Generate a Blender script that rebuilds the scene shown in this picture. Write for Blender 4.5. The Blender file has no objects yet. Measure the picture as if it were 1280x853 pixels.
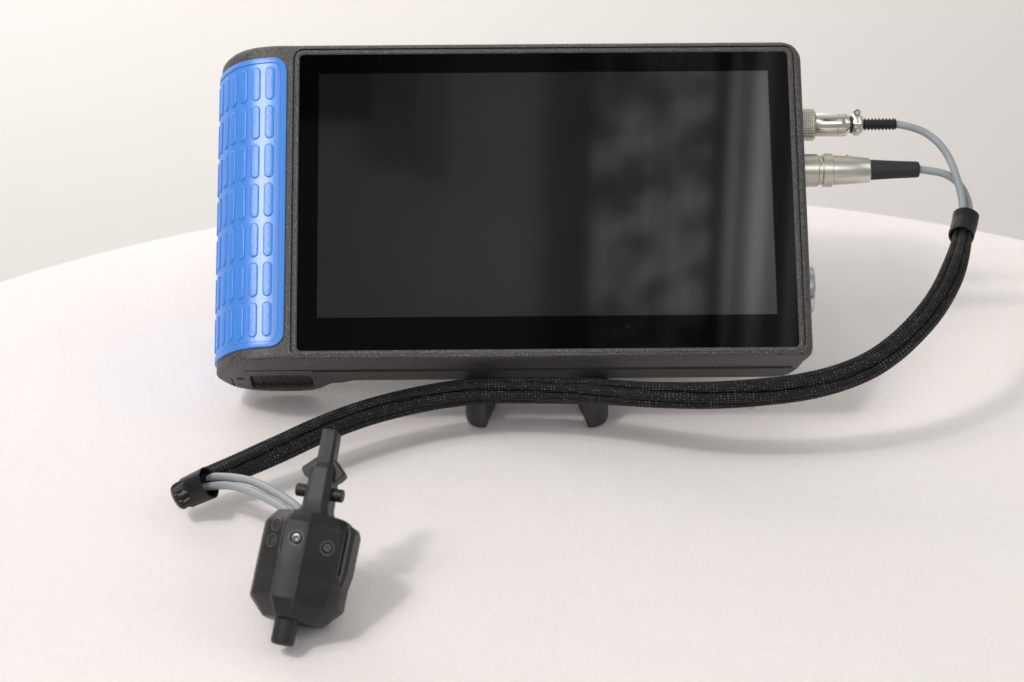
import bpy, bmesh, math, random
from mathutils import Vector, Matrix, noise
random.seed(7)
R = math.radians
TAU = 2 * math.pi
K = 0.001                       # everything below is written in millimetres

# ------------------------------------------------------------------ camera, world, lamps, exposure
scene = bpy.context.scene
col = scene.collection
FPX = 3500.0
CAMH = 502.0
M3 = Matrix(((1.0, 0.0018, 0.0), (-0.0009, 0.5, -0.8660254), (-0.0015, 0.8660254, 0.5)))
cam_d = bpy.data.cameras.new('camera')
cam = bpy.data.objects.new('camera', cam_d)
col.objects.link(cam)
cam_d.sensor_width = 36
cam_d.lens = 36 * FPX / 1280
cam_d.clip_start = 0.02
cam_d.clip_end = 60
cm = M3.to_4x4()
cm.translation = Vector((0, 0, CAMH * K))
cam.matrix_world = cm
cam_d.dof.use_dof = True
cam_d.dof.focus_distance = 0.935
cam_d.dof.aperture_fstop = 17
scene.camera = cam

w = bpy.data.worlds.new('World')
scene.world = w
w.use_nodes = True
w.node_tree.nodes['Background'].inputs[0].default_value = (0.93, 0.95, 0.93, 1)
w.node_tree.nodes['Background'].inputs[1].default_value = 0.33


def lamp(name, loc, target, size, power, color, shape='RECTANGLE', size_y=None, spread=None):
    d = bpy.data.lights.new(name, 'AREA')
    d.shape = shape
    d.size = size
    if size_y: d.size_y = size_y
    d.energy = power
    d.color = color
    if spread: d.spread = R(spread)
    o = bpy.data.objects.new(name, d)
    col.objects.link(o)
    o.location = loc
    o.rotation_euler = (Vector(target) - Vector(loc)).to_track_quat('-Z', 'Y').to_euler()
    return o


lamp('key_lamp', (-0.90, 0.16, 1.60), (-0.05, 0.78, 0.0), 0.17, 6.8, (1.0, 0.90, 0.89), 'DISK')
lamp('window_lamp', (-1.00, 0.30, 1.55), (-0.05, 0.8, 0.0), 0.75, 11.0, (1.0, 0.965, 0.96), 'RECTANGLE', 0.6)
lamp('soft_lamp', (1.30, 0.45, 1.10), (0.0, 0.75, 0), 0.9, 3.6, (0.98, 1.0, 0.97), 'RECTANGLE', 1.0)
lamp('soft_lamp', (0.0, 1.55, 1.60), (0.0, 0.9, 0), 1.8, 1.0, (1.0, 0.99, 0.98), 'RECTANGLE', 0.8)  # added overhead fill behind the unit
lamp('soft_lamp', (0.0, -0.60, 1.45), (0.0, 0.75, 0), 1.2, 5.6, (1.0, 0.98, 0.98), 'RECTANGLE', 0.7)  # added soft fill from the front, brightens the near cloth
lamp('wall_fill', (-0.72, 1.12, 0.85), (-0.50, 1.7, 0.30), 0.9, 8.2, (1.0, 0.965, 0.96), 'RECTANGLE', 0.5, 110)  # added fill that brightens the backdrop wall
lamp('reflection_fill', (0.62, 0.20, 1.20), (0.22, 0.2, 1.53), 0.2, 1.9, (0.97, 1.0, 0.98), 'DISK', None, 120)  # added upward light, brightens the overhead cloths mirrored in the screen

vs = scene.view_settings
vs.view_transform = 'Standard'
vs.look = 'None'
vs.exposure = 0.14
vs.gamma = 1.0
vs.use_curve_mapping = False

# ------------------------------------------------------------------ helpers
CAM = Vector((0, 0, CAMH))


def at(px, py, z):
    """place on the photograph's sight line at height z (mm) above the table"""
    d = M3 @ Vector(((px - 640) / FPX, -(py - 426.5) / FPX, -1))
    return CAM + d * ((z - CAMH) / d.z)


def tag(o, label=None, cat=None, group=None, kind=None):
    if label: o['label'] = label
    if cat: o['category'] = cat
    if group: o['group'] = group
    if kind: o['kind'] = kind
    return o


def empty(name, loc_mm, mat3=None):
    o = bpy.data.objects.new(name, None)
    col.objects.link(o)
    o.empty_display_size = 0.01
    m = (mat3 or Matrix.Identity(3)).to_4x4()
    m.translation = Vector(loc_mm) * K
    o.matrix_world = m
    return o


def build(name, verts, faces, mat, parent=None, off=(0, 0, 0), smooth=35, uvs=None, bevel=None):
    me = bpy.data.meshes.new(name)
    of = Vector(off)
    me.from_pydata([(Vector(v) - of) * K for v in verts], [], faces)
    me.validate()
    if uvs:
        ul = me.uv_layers.new(name='UVMap')
        for lp in me.loops:
            ul.data[lp.index].uv = uvs[lp.vertex_index]
    o = bpy.data.objects.new(name, me)
    col.objects.link(o)
    if isinstance(mat, (list, tuple)):
        for m in mat: me.materials.append(m)
    else:
        me.materials.append(mat)
    if parent is not None:
        o.parent = parent
    if bevel:
        bm_ = o.modifiers.new('bevel', 'BEVEL')
        bm_.width = bevel * K
        bm_.segments = 3
        bm_.limit_method = 'ANGLE'
        bm_.angle_limit = R(30)
        bm_.harden_normals = False
    if smooth:
        for p in me.polygons: p.use_smooth = True
        me.set_sharp_from_angle(angle=R(smooth))
    return o


def bake(o, smooth=35):
    dg = bpy.context.evaluated_depsgraph_get()
    dg.update()
    me = bpy.data.meshes.new_from_object(o.evaluated_get(dg))
    o.modifiers.clear()
    o.data = me
    for p in me.polygons: p.use_smooth = True
    me.set_sharp_from_angle(angle=R(smooth))


def cut(o, cutters, smooth=35):
    """boolean-subtract closed (verts, faces) solids in o's own space, then throw the cutters away"""
    bpy.context.view_layer.update()
    for v, f in cutters:
        c = build('cutter', v, f, o.data.materials[0], None, smooth=None)
        c.matrix_world = o.matrix_world if o.parent is None else o.parent.matrix_world @ o.matrix_local
        bmx = bmesh.new(); bmx.from_mesh(c.data)
        bmesh.ops.recalc_face_normals(bmx, faces=bmx.faces)
        bmx.to_mesh(c.data); bmx.free()
        b = o.modifiers.new('cut', 'BOOLEAN')
        b.operation = 'DIFFERENCE'
        b.solver = 'EXACT'
        b.object = c
        bpy.context.view_layer.update()
        bake(o, smooth)
        bpy.data.objects.remove(c, do_unlink=True)


def box(x0, x1, y0, y1, z0, z1):
    v = [(x, y, z) for z in (z0, z1) for y in (y0, y1) for x in (x0, x1)]
    f = [(0, 2, 3, 1), (4, 5, 7, 6), (0, 1, 5, 4), (2, 6, 7, 3), (0, 4, 6, 2), (1, 3, 7, 5)]
    return v, f


def prism(poly, z0, z1):
    n = len(poly)
    v = [(p[0], p[1], z0) for p in poly] + [(p[0], p[1], z1) for p in poly]
    f = [tuple(reversed(range(n))), tuple(range(n, 2 * n))]
    f += [(i, (i + 1) % n, n + (i + 1) % n, n + i) for i in range(n)]
    return v, f


def ring_loft(rings, cap0=True, cap1=True):
    n = len(rings[0])
    v = [p for r in rings for p in r]
    f = []
    for k in range(len(rings) - 1):
        for i in range(n):
            j = (i + 1) % n
            f.append((k * n + i, k * n + j, (k + 1) * n + j, (k + 1) * n + i))
    if cap0: f.append(tuple(reversed(range(n))))
    if cap1: f.append(tuple(range((len(rings) - 1) * n, len(rings) * n)))
    return v, f


def merge(*parts):
    V, F = [], []
    for v, f in parts:
        b = len(V)
        V += list(v)
        F += [tuple(i + b for i in q) for q in f]
    return V, F


def rrect(x0, x1, y0, y1, r, n=6):
    if not isinstance(r, (list, tuple)): r = (r,) * 4
    out = []
    for (cx, cy, a0, rr) in ((x1 - r[0], y1 - r[0], 0, r[0]), (x0 + r[1], y1 - r[1], 90, r[1]),
                             (x0 + r[2], y0 + r[2], 180, r[2]), (x1 - r[3], y0 + r[3], 270, r[3])):
        for k in range(n + 1):
            a = R(a0 + 90 * k / n)
            out.append((cx + rr * math.cos(a), cy + rr * math.sin(a)))
    return out


def catmull(P, n):
    P = [Vector(p) for p in P]
    Q = [P[0] * 2 - P[1]] + P + [P[-1] * 2 - P[-2]]
    out = []
    for i in range(1, len(Q) - 2):
        a, b, c, d = Q[i - 1], Q[i], Q[i + 1], Q[i + 2]
        for k in range(n):
            t = k / n
            out.append(0.5 * ((2 * b) + (c - a) * t + (2 * a - 5 * b + 4 * c - d) * t * t + (3 * b - 3 * c + d - a) * t ** 3))
    out.append(P[-1])
    return out


def resample(P, step):
    L = [0]
    for a, b in zip(P, P[1:]): L.append(L[-1] + (b - a).length)
    n = max(2, int(L[-1] / step))
    out, j = [], 0
    for k in range(n + 1):
        t = L[-1] * k / n
        while j < len(L) - 2 and L[j + 1] < t: j += 1
        d = L[j + 1] - L[j]
        out.append(P[j].lerp(P[j + 1], (t - L[j]) / d if d > 0 else 0))
    return out, L[-1]


def tube(P, rad, seg=20, up=Vector((0, 0, 1)), caps=True):
    """rad(t, theta) -> radius ; returns verts, faces, uvs (length mm, turn 0..1)"""
    n = len(P)
    V, F, U = [], [], []
    Ls = 0
    side = None
    for k, p in enumerate(P):
        t = (P[min(k + 1, n - 1)] - P[max(k - 1, 0)]).normalized()
        if side is None:
            side = up.cross(t).normalized()
        side = (side - t * side.dot(t)).normalized()
        nn = t.cross(side)
        if k: Ls += (p - P[k - 1]).length
        for i in range(seg + 1):
            a = 2 * math.pi * i / seg
            rr = rad(k / (n - 1), a) if callable(rad) else rad
            V.append(p + (side * math.cos(a) + nn * math.sin(a)) * rr)
            U.append((Ls, i / seg))
    s = seg + 1
    for k in range(n - 1):
        for i in range(seg):
            F.append((k * s + i, k * s + i + 1, (k + 1) * s + i + 1, (k + 1) * s + i))
    if caps:
        F.append(tuple(reversed(range(seg))))
        F.append(tuple((n - 1) * s + i for i in range(seg)))
    return V, F, U


def lathe(prof, seg=48, disp=None):
    """prof: (x along axis, radius); axis = local x"""
    V, F = [], []
    for k, (x, r) in enumerate(prof):
        for i in range(seg):
            a = 2 * math.pi * i / seg
            rr = r + (disp(x, a) if disp else 0)
            V.append((x, rr * math.cos(a), rr * math.sin(a)))
    for k in range(len(prof) - 1):
        for i in range(seg):
            j = (i + 1) % seg
            F.append((k * seg + i, (k + 1) * seg + i, (k + 1) * seg + j, k * seg + j))
    F.append(tuple(range(seg)))
    F.append(tuple(reversed([(len(prof) - 1) * seg + i for i in range(seg)])))
    return V, F


# ------------------------------------------------------------------ materials
def mat(name, color=(0.5, 0.5, 0.5), rough=0.5, metal=0.0, spec=0.5, coat=0.0):
    m = bpy.data.materials.new(name)
    m.use_nodes = True
    b = m.node_tree.nodes['Principled BSDF']
    b.inputs['Base Color'].default_value = (*color, 1)
    b.inputs['Roughness'].default_value = rough
    b.inputs['Metallic'].default_value = metal
    b.inputs['Specular IOR Level'].default_value = spec
    b.inputs['Coat Weight'].default_value = coat
    return m, m.node_tree, b


def nd(nt, t, **kw):
    n = nt.nodes.new(t)
    for k_, v_ in kw.items():
        if k_.startswith('i_'):
            key = k_[2:].replace('_', ' ')
            n.inputs[key].default_value = v_
        else:
            setattr(n, k_, v_)
    return n


def coords(nt, scale=(1, 1, 1), out='Object'):
    tc = nt.nodes.new('ShaderNodeTexCoord')
    mp = nt.nodes.new('ShaderNodeMapping')
    mp.inputs['Scale'].default_value = scale
    nt.links.new(tc.outputs[out], mp.inputs[0])
    return mp.outputs[0]


def ramp(nt, src, p0, c0, p1, c1):
    r = nt.nodes.new('ShaderNodeValToRGB')
    r.color_ramp.elements[0].position = p0
    r.color_ramp.elements[0].color = (*c0, 1) if isinstance(c0, tuple) else (c0, c0, c0, 1)
    r.color_ramp.elements[1].position = p1
    r.color_ramp.elements[1].color = (*c1, 1) if isinstance(c1, tuple) else (c1, c1, c1, 1)
    nt.links.new(src, r.inputs[0])
    return r.outputs[0]


def noise_n(nt, vec, scale, detail=3, rough=0.5):
    n = nt.nodes.new('ShaderNodeTexNoise')
    n.inputs['Scale'].default_value = scale
    n.inputs['Detail'].default_value = detail
    n.inputs['Roughness'].default_value = rough
    nt.links.new(vec, n.inputs['Vector'])
    return n.outputs['Fac']


def bump(nt, b, h, strength, dist):
    n = nt.nodes.new('ShaderNodeBump')
    n.inputs['Strength'].default_value = strength
    n.inputs['Distance'].default_value = dist
    nt.links.new(h, n.inputs['Height'])
    nt.links.new(n.outputs[0], b.inputs['Normal'])
    return n


def math_n(nt, op, a, b=None, c=None):
    n = nt.nodes.new('ShaderNodeMath')
    n.operation = op
    for i, x in enumerate((a, b, c)):
        if x is None: continue
        if isinstance(x, (int, float)): n.inputs[i].default_value = x
        else: nt.links.new(x, n.inputs[i])
    return n.outputs[0]


# gritty charcoal printed shell with pale glittering grains
M_shell, nt, b = mat('charcoal_shell', rough=0.52, spec=0.5)
vec = coords(nt)
g1 = noise_n(nt, vec, 1500, 2, 0.6)
g2 = noise_n(nt, vec, 2600, 1, 0.5)
vo = nd(nt, 'ShaderNodeTexVoronoi'); vo.inputs['Scale'].default_value = 2300
nt.links.new(vec, vo.inputs['Vector'])
sep = nt.nodes.new('ShaderNodeSeparateColor'); nt.links.new(vo.outputs['Color'], sep.inputs[0])
spark = math_n(nt, 'MULTIPLY', math_n(nt, 'GREATER_THAN', sep.outputs[0], 0.955),
               math_n(nt, 'LESS_THAN', vo.outputs['Distance'], 0.42))
base = ramp(nt, g1, 0.34, (0.028, 0.0275, 0.026), 0.68, (0.105, 0.103, 0.099))
mx = nd(nt, 'ShaderNodeMix', data_type='RGBA')
nt.links.new(math_n(nt, 'MULTIPLY', spark, 0.55), mx.inputs[0])
nt.links.new(base, mx.inputs[6]); mx.inputs[7].default_value = (0.42, 0.42, 0.41, 1)
nt.links.new(mx.outputs[2], b.inputs['Base Color'])
bump(nt, b, math_n(nt, 'ADD', g1, g2), 0.5, 0.00022)

# smooth charcoal used low on the shell, the latch and the stand
M_smooth, nt, b = mat('charcoal_plastic', rough=0.48)
vec = coords(nt)
n1 = noise_n(nt, vec, 900, 3)
nt.links.new(ramp(nt, n1, 0.3, (0.022, 0.022, 0.022), 0.75, (0.045, 0.045, 0.046)), b.inputs['Base Color'])
bump(nt, b, n1, 0.25, 0.0001)

M_latch, nt, b = mat('latch_black', (0.014, 0.014, 0.014), 0.5)

# FDM printed black plastic of the probe: fine layer lines across its axis
M_probe, nt, b = mat('printed_black', rough=0.42, spec=0.32)
vec = coords(nt)
lay = nd(nt, 'ShaderNodeTexWave'); lay.wave_type = 'BANDS'; lay.bands_direction = 'Z'
lay.inputs['Scale'].default_value = 900; lay.inputs['Distortion'].default_value = 1.2
lay.inputs['Detail'].default_value = 2
nt.links.new(vec, lay.inputs['Vector'])
vec2 = coords(nt, (60, 60, 900))
n2 = noise_n(nt, vec2, 1.0, 3, 0.6)
n3 = noise_n(nt, vec, 160, 4, 0.6)
nt.links.new(ramp(nt, n2, 0.3, (0.009, 0.009, 0.0088), 0.75, (0.020, 0.021, 0.0195)), b.inputs['Base Color'])
nt.links.new(ramp(nt, n3, 0.3, 0.34, 0.7, 0.46), b.inputs['Roughness'])
bump(nt, b, math_n(nt, 'ADD', math_n(nt, 'MULTIPLY', lay.outputs['Fac'], 0.5), n2), 0.35, 0.00012)

def edge_sheen(nt, b, amount, pale):  # pale edge sheen painted into the base colour
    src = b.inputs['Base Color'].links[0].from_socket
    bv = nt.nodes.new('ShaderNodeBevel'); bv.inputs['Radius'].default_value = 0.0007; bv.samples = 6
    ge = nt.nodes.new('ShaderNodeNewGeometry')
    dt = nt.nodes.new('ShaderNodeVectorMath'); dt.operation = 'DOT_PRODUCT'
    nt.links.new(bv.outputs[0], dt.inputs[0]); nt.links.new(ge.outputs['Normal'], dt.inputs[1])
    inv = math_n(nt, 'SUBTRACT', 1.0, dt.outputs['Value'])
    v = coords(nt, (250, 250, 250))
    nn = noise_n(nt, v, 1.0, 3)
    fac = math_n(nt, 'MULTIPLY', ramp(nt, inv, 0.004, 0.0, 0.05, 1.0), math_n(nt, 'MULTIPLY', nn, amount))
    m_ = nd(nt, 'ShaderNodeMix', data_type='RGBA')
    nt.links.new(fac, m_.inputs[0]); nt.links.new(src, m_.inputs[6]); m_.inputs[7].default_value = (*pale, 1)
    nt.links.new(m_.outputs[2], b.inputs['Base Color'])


edge_sheen(nt, b, 2.2, (0.15, 0.16, 0.15))
M_probe_dark, nt, b = mat('printed_black_matt', rough=0.5)
vec = coords(nt)
n1 = noise_n(nt, vec, 700, 3)
nt.links.new(ramp(nt, n1, 0.3, (0.007, 0.007, 0.0075), 0.75, (0.014, 0.014, 0.015)), b.inputs['Base Color'])

# blue grip
M_blue, nt, b = mat('blue_grip', (0.04, 0.17, 0.70), 0.33, spec=0.8)
vec = coords(nt, (1, 1, 1))
vec3 = coords(nt, (2600, 40, 2600))
n1 = noise_n(nt, vec3, 1.0, 2)
n4 = noise_n(nt, vec, 1300, 2)
nt.links.new(ramp(nt, n1, 0.3, (0.045, 0.225, 0.71), 0.7, (0.062, 0.265, 0.77)), b.inputs['Base Color'])
bump(nt, b, math_n(nt, 'ADD', n1, math_n(nt, 'MULTIPLY', n4, 0.6)), 0.28, 0.00010)
M_pad, nt, b = mat('blue_pad', (0.05, 0.20, 0.78), 0.33, spec=0.7)
vec = coords(nt)
n4 = noise_n(nt, vec, 1100, 3, 0.65)
nt.links.new(ramp(nt, n4, 0.3, (0.040, 0.215, 0.71), 0.7, (0.060, 0.270, 0.79)), b.inputs['Base Color'])
bump(nt, b, n4, 0.55, 0.00022)

# screen
M_glass, nt, b = mat('black_glass', (0.0010, 0.0010, 0.0012), 0.03, spec=0.27)
M_disp, nt, b = mat('display_area', rough=0.042, spec=0.5)
b.inputs['IOR'].default_value = 2.1
vec = coords(nt)
n1 = noise_n(nt, vec, 9, 2)
nt.links.new(ramp(nt, n1, 0.3, (0.004, 0.0042, 0.004), 0.7, (0.0055, 0.0057, 0.0055)), b.inputs['Base Color'])
M_dust, _, _ = mat('dust_grey', (0.16, 0.16, 0.155), 0.9)

# metals
M_nickel, nt, b = mat('polished_nickel', (0.74, 0.71, 0.64), 0.16, 1.0)
vec = coords(nt, (1, 1, 1)); n1 = noise_n(nt, vec, 500, 2)
nt.links.new(ramp(nt, n1, 0.3, 0.12, 0.7, 0.24), b.inputs['Roughness'])
M_satin, nt, b = mat('satin_nickel', (0.68, 0.655, 0.59), 0.33, 1.0)
vec = coords(nt, (1, 1, 1)); n1 = noise_n(nt, vec, 1500, 2)
bump(nt, b, n1, 0.12, 0.0001)
M_steel, nt, b = mat('steel', (0.55, 0.56, 0.57), 0.25, 1.0)
M_screw, nt, b = mat('black_oxide_screw', (0.12, 0.12, 0.12), 0.32, 0.75)

M_rubber, nt, b = mat('black_rubber', (0.012, 0.012, 0.013), 0.5)
M_boot, nt, b = mat('black_boot', (0.017, 0.018, 0.019), 0.62)
vec = coords(nt); bump(nt, b, noise_n(nt, vec, 1600, 2), 0.2, 0.0001)

M_cable, nt, b = mat('grey_cable', (0.30, 0.325, 0.34), 0.42)
vec = coords(nt); n1 = noise_n(nt, vec, 120, 3)
nt.links.new(ramp(nt, n1, 0.3, (0.285, 0.31, 0.325), 0.7, (0.33, 0.355, 0.37)), b.inputs['Base Color'])

# braided sleeve: two families of filament bundles crossing, driven by the length/turn UVs
M_braid, nt, b = mat('braided_sleeve', rough=0.36, spec=0.22)
uv = nd(nt, 'ShaderNodeUVMap'); uv.uv_map = 'UVMap'
sx = nt.nodes.new('ShaderNodeSeparateXYZ'); nt.links.new(uv.outputs[0], sx.inputs[0])
La = math_n(nt, 'MULTIPLY', sx.outputs[0], TAU / 2.3)
Va = math_n(nt, 'MULTIPLY', sx.outputs[1], TAU * 16)
s1 = math_n(nt, 'SINE', math_n(nt, 'ADD', Va, La))
s2 = math_n(nt, 'SINE', math_n(nt, 'SUBTRACT', Va, La))
pat = math_n(nt, 'MULTIPLY', s1, s2)
fil = math_n(nt, 'SINE', math_n(nt, 'ADD', math_n(nt, 'MULTIPLY', Va, 4.0), math_n(nt, 'MULTIPLY', La, math_n(nt, 'MULTIPLY_ADD', math_n(nt, 'GREATER_THAN', pat, 0), 8.0, -4.0))))
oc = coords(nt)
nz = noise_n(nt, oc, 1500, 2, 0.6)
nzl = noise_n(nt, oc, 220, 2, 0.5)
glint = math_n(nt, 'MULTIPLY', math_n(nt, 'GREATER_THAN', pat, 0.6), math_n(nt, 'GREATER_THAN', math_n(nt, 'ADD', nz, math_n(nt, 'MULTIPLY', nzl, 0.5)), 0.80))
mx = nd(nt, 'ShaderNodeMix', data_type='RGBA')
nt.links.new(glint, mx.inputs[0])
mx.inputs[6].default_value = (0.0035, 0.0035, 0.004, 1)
mx.inputs[7].default_value = (0.14, 0.14, 0.145, 1)  # glints of the filaments painted as pale base colour
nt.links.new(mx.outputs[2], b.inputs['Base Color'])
hgt = math_n(nt, 'ADD', math_n(nt, 'MULTIPLY', fil, 0.5), math_n(nt, 'MULTIPLY', nz, 0.9))
bump(nt, b, hgt, 0.6, 0.00012)
M_braid.node_tree.nodes['Principled BSDF'].inputs['Roughness'].default_value = 0.34

M_shrink, nt, b = mat('heat_shrink', rough=0.36, spec=0.25)
vec = coords(nt)
n1 = noise_n(nt, vec, 260, 3)
nt.links.new(ramp(nt, n1, 0.3, (0.006, 0.006, 0.0065), 0.75, (0.014, 0.0135, 0.014)), b.inputs['Base Color'])
bump(nt, b, n1, 0.3, 0.0005)
M_streak, _, _ = mat('stress_mark_pale', (0.24, 0.22, 0.22), 0.55)

# cloth
M_cloth, nt, b = mat('white_tablecloth', (0.82, 0.80, 0.785), 0.9, spec=0.15)
vA = coords(nt, (2600, 260, 1500)); vB = coords(nt, (260, 2600, 1500)); vC = coords(nt)
na = noise_n(nt, vA, 1.0, 2); nb = noise_n(nt, vB, 1.0, 2)
nc = noise_n(nt, vC, 14, 4, 0.55)
wv = math_n(nt, 'ADD', na, nb)
cc = math_n(nt, 'ADD', math_n(nt, 'MULTIPLY', wv, 0.5), math_n(nt, 'MULTIPLY', math_n(nt, 'SUBTRACT', nc, 0.5), 0.3))
nt.links.new(ramp(nt, cc, 0.32, (0.80, 0.765, 0.75), 0.68, (0.85, 0.82, 0.805)), b.inputs['Base Color'])
bp = bump(nt, b, wv, 0.5, 0.0003)
bp2 = nt.nodes.new('ShaderNodeBump'); bp2.inputs['Strength'].default_value = 0.35; bp2.inputs['Distance'].default_value = 0.004
nt.links.new(nc, bp2.inputs['Height']); nt.links.new(bp2.outputs[0], bp.inputs['Normal'])
b.inputs['Sheen Weight'].default_value = 0.1

M_wall, nt, b = mat('painted_wall', (0.84, 0.825, 0.80), 0.85, spec=0.2)
vec = coords(nt); n1 = noise_n(nt, vec, 2.5, 4)
nt.links.new(ramp(nt, n1, 0.3, (0.865, 0.845, 0.82), 0.7, (0.88, 0.86, 0.838)), b.inputs['Base Color'])
bump(nt, b, noise_n(nt, vec, 220, 3), 0.1, 0.0005)
M_floor, nt, b = mat('floor_grey', (0.35, 0.34, 0.33), 0.6)
vec = coords(nt); nt.links.new(ramp(nt, noise_n(nt, vec, 6, 5), 0.3, (0.32, 0.31, 0.30), 0.7, (0.38, 0.37, 0.36)), b.inputs['Base Color'])
M_wood, nt, b = mat('table_wood', (0.35, 0.22, 0.12), 0.5)
M_tablemetal, nt, b = mat('table_metal', (0.05, 0.05, 0.05), 0.4, 0.6)
M_dark, nt, b = mat('dark_board', rough=0.9)
vec = coords(nt); nt.links.new(ramp(nt, noise_n(nt, vec, 5, 3), 0.35, (0.17, 0.178, 0.172), 0.65, (0.22, 0.23, 0.22)), b.inputs['Base Color'])
M_refl_grey, nt, b = mat('reflection_grey', rough=0.95)  # tones for the added overhead cloths, made for the screen's reflection
vec = coords(nt); nt.links.new(ramp(nt, noise_n(nt, vec, 26, 4, 0.65), 0.41, (0.08, 0.085, 0.08), 0.60, (0.38, 0.40, 0.38)), b.inputs['Base Color'])
M_refl_pale, nt, b = mat('reflection_pale', rough=0.95)
vec = coords(nt); nt.links.new(ramp(nt, noise_n(nt, vec, 9, 4, 0.6), 0.3, (0.46, 0.47, 0.47), 0.7, (0.58, 0.59, 0.59)), b.inputs['Base Color'])

M_bar, _, _ = mat('dim_grey_board', (0.11, 0.115, 0.11), 0.9)
M_knurl, nt, b = mat('knurled_nickel', rough=0.34, metal=1.0)
vec = coords(nt); sx = nt.nodes.new('ShaderNodeSeparateXYZ'); nt.links.new(vec, sx.inputs[0])
sv_ = math_n(nt, 'ADD', math_n(nt, 'MULTIPLY', sx.outputs[1], 0.73), math_n(nt, 'MULTIPLY', sx.outputs[2], 0.69))
ka = math_n(nt, 'SINE', math_n(nt, 'MULTIPLY', math_n(nt, 'ADD', sx.outputs[0], sv_), TAU / 0.0013))
kb = math_n(nt, 'SINE', math_n(nt, 'MULTIPLY', math_n(nt, 'SUBTRACT', sx.outputs[0], sv_), TAU / 0.0013))
kp = math_n(nt, 'MULTIPLY_ADD', math_n(nt, 'MULTIPLY', ka, kb), 0.5, 0.5)
nt.links.new(ramp(nt, kp, 0.25, (0.36, 0.33, 0.26), 0.75, (0.80, 0.76, 0.68)), b.inputs['Base Color'])
bump(nt, b, kp, 0.8, 0.0002)

# ------------------------------------------------------------------ the setting
TX, TY, TR = 28.06, 619.0, 370.7
wall_v, wall_f = box(-2600, 2600, 1700, 1760, -760, 2400)
tag(build('wall', wall_v, wall_f, M_wall, smooth=None), kind='structure')
fl_v, fl_f = box(-2600, 2600, -1500, 1699, -770, -750)
tag(build('floor', fl_v, fl_f, M_floor, smooth=None), kind='structure')

# added overhead board, cloths and panels, shaped only for the screen's mirror image
cb_v, cb_f = box(-330, 520, -150, 620, 1560, 1580)
tag(build('reflection_board', cb_v, cb_f, M_dark, smooth=None), kind='structure')


def reflection_sheet(x0, x1, z, amp, m):
    rows = [(x0 + (x1 - x0) * i / 60) for i in range(61)]
    V, F = [], []
    for j in range(2):
        for y in (-150, 620):
            for i, x in enumerate(rows):
                V.append((x, y, z + amp * math.sin(i * 0.9) + amp * 0.5 * math.sin(i * 2.3 + 1) + j * 4))
    n = 61
    for i in range(60):
        F += [(i, i + 1, n + i + 1, n + i), (2 * n + i, 3 * n + i, 3 * n + i + 1, 2 * n + i + 1),
              (i, 2 * n + i, 2 * n + i + 1, i + 1), (n + i, n + i + 1, 3 * n + i + 1, 3 * n + i)]
    F += [(0, n, 3 * n, 2 * n), (n - 1, 3 * n - 1, 4 * n - 1, 2 * n - 1)]
    tag(build('reflection_cloth', V, F, m), kind='structure')


reflection_sheet(100, 208, 1530, 1.2, M_refl_grey)
reflection_sheet(224, 500, 1530, 8, M_refl_pale)
for q, (xa, xb, ya, yb) in enumerate([(-330, -100, 272, 620), (-60, -32, 215, 620), (208.5, 223.5, -150, 620)]):
    tag(build('reflection_panel', *box(xa, xb, ya, yb, 1535, 1559), M_bar if q == 1 else M_latch, smooth=None), kind='structure')

# tablecloth: round top, rolled edge, falling folds
tab = empty('round_table', (TX, TY, -750))
tag(tab, 'round pedestal table hidden under the white cloth', 'table')
tv, tf = lathe([(738, 60), (738, 366), (744, 367), (747.5, 365), (747.5, 60)], 96)
tv = [(y, z_, x) for x, y, z_ in tv]
build('tabletop', tv, [tuple(reversed(f)) for f in tf], M_wood, tab)
tv, tf = lathe([(8, 24), (737, 24)], 32)
build('pedestal', [(y, z_, x) for x, y, z_ in tv], [tuple(reversed(f)) for f in tf], M_tablemetal, tab)
tv, tf = lathe([(0.5, 210), (8, 205), (12, 60)], 64)
build('foot_plate', [(y, z_, x) for x, y, z_ in tv], [tuple(reversed(f)) for f in tf], M_tablemetal, tab)

V, F = [], []
NS = 360
rad_list = [0] + [TR * (i / 46) for i in range(1, 46)]
rings = [(r, 0.0, 0.0) for r in rad_list[1:]]
for a in range(0, 91, 10):
    rings.append((TR - 5 + 5 * math.sin(R(a)), -5 + 5 * math.cos(R(a)), 0.0))
for k in range(1, 26):
    rings.append((TR, -5 - 22 * k, min(1, k / 14)))
V.append((0, 0, 0))
for (r, z, fo) in rings:
    for i in range(NS):
        a = TAU * i / NS
        rr = r + fo * (14 * math.sin(a * 17 + 1.3 * math.sin(a * 3)) + 7 * math.sin(a * 29 + 2)) + 26 * fo
        zz = z
        x, y = rr * math.cos(a), rr * math.sin(a)
        if fo == 0 and r < TR - 4:
            zz += 0.9 * noise.noise(Vector((x / 90 + 5, y / 90, 3.3))) * (1 - (r / TR) ** 6) - 0.35
        V.append((x, y, zz))
for i in range(NS):
    F.append((0, 1 + i, 1 + (i + 1) % NS))
for k in range(len(rings) - 1):
    for i in range(NS):
        j = (i + 1) % NS
        F.append((1 + k * NS + i, 1 + (k + 1) * NS + i, 1 + (k + 1) * NS + j, 1 + k * NS + j))
cloth = build('tablecloth', V, F, M_cloth, smooth=80)
cloth.location = (TX * K, TY * K, 0)
tag(cloth, 'white woven tablecloth spread over the round table under everything', 'tablecloth')

# ------------------------------------------------------------------ the handheld screen unit
RW = Matrix(((0.9999, -0.0095, 0.0090), (0.0131, 0.7264, -0.6872), (0.0, 0.6872, 0.7265)))
CW = Vector((11.45, 847.93, 70.58))
LIFT = Vector((0, 0, 0))
dev = empty('display_unit', CW, RW)
tag(dev, 'charcoal handheld unit with large blank screen and blue grip, leaning back on its stand', 'handheld display')
bpy.context.view_layer.update()


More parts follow.
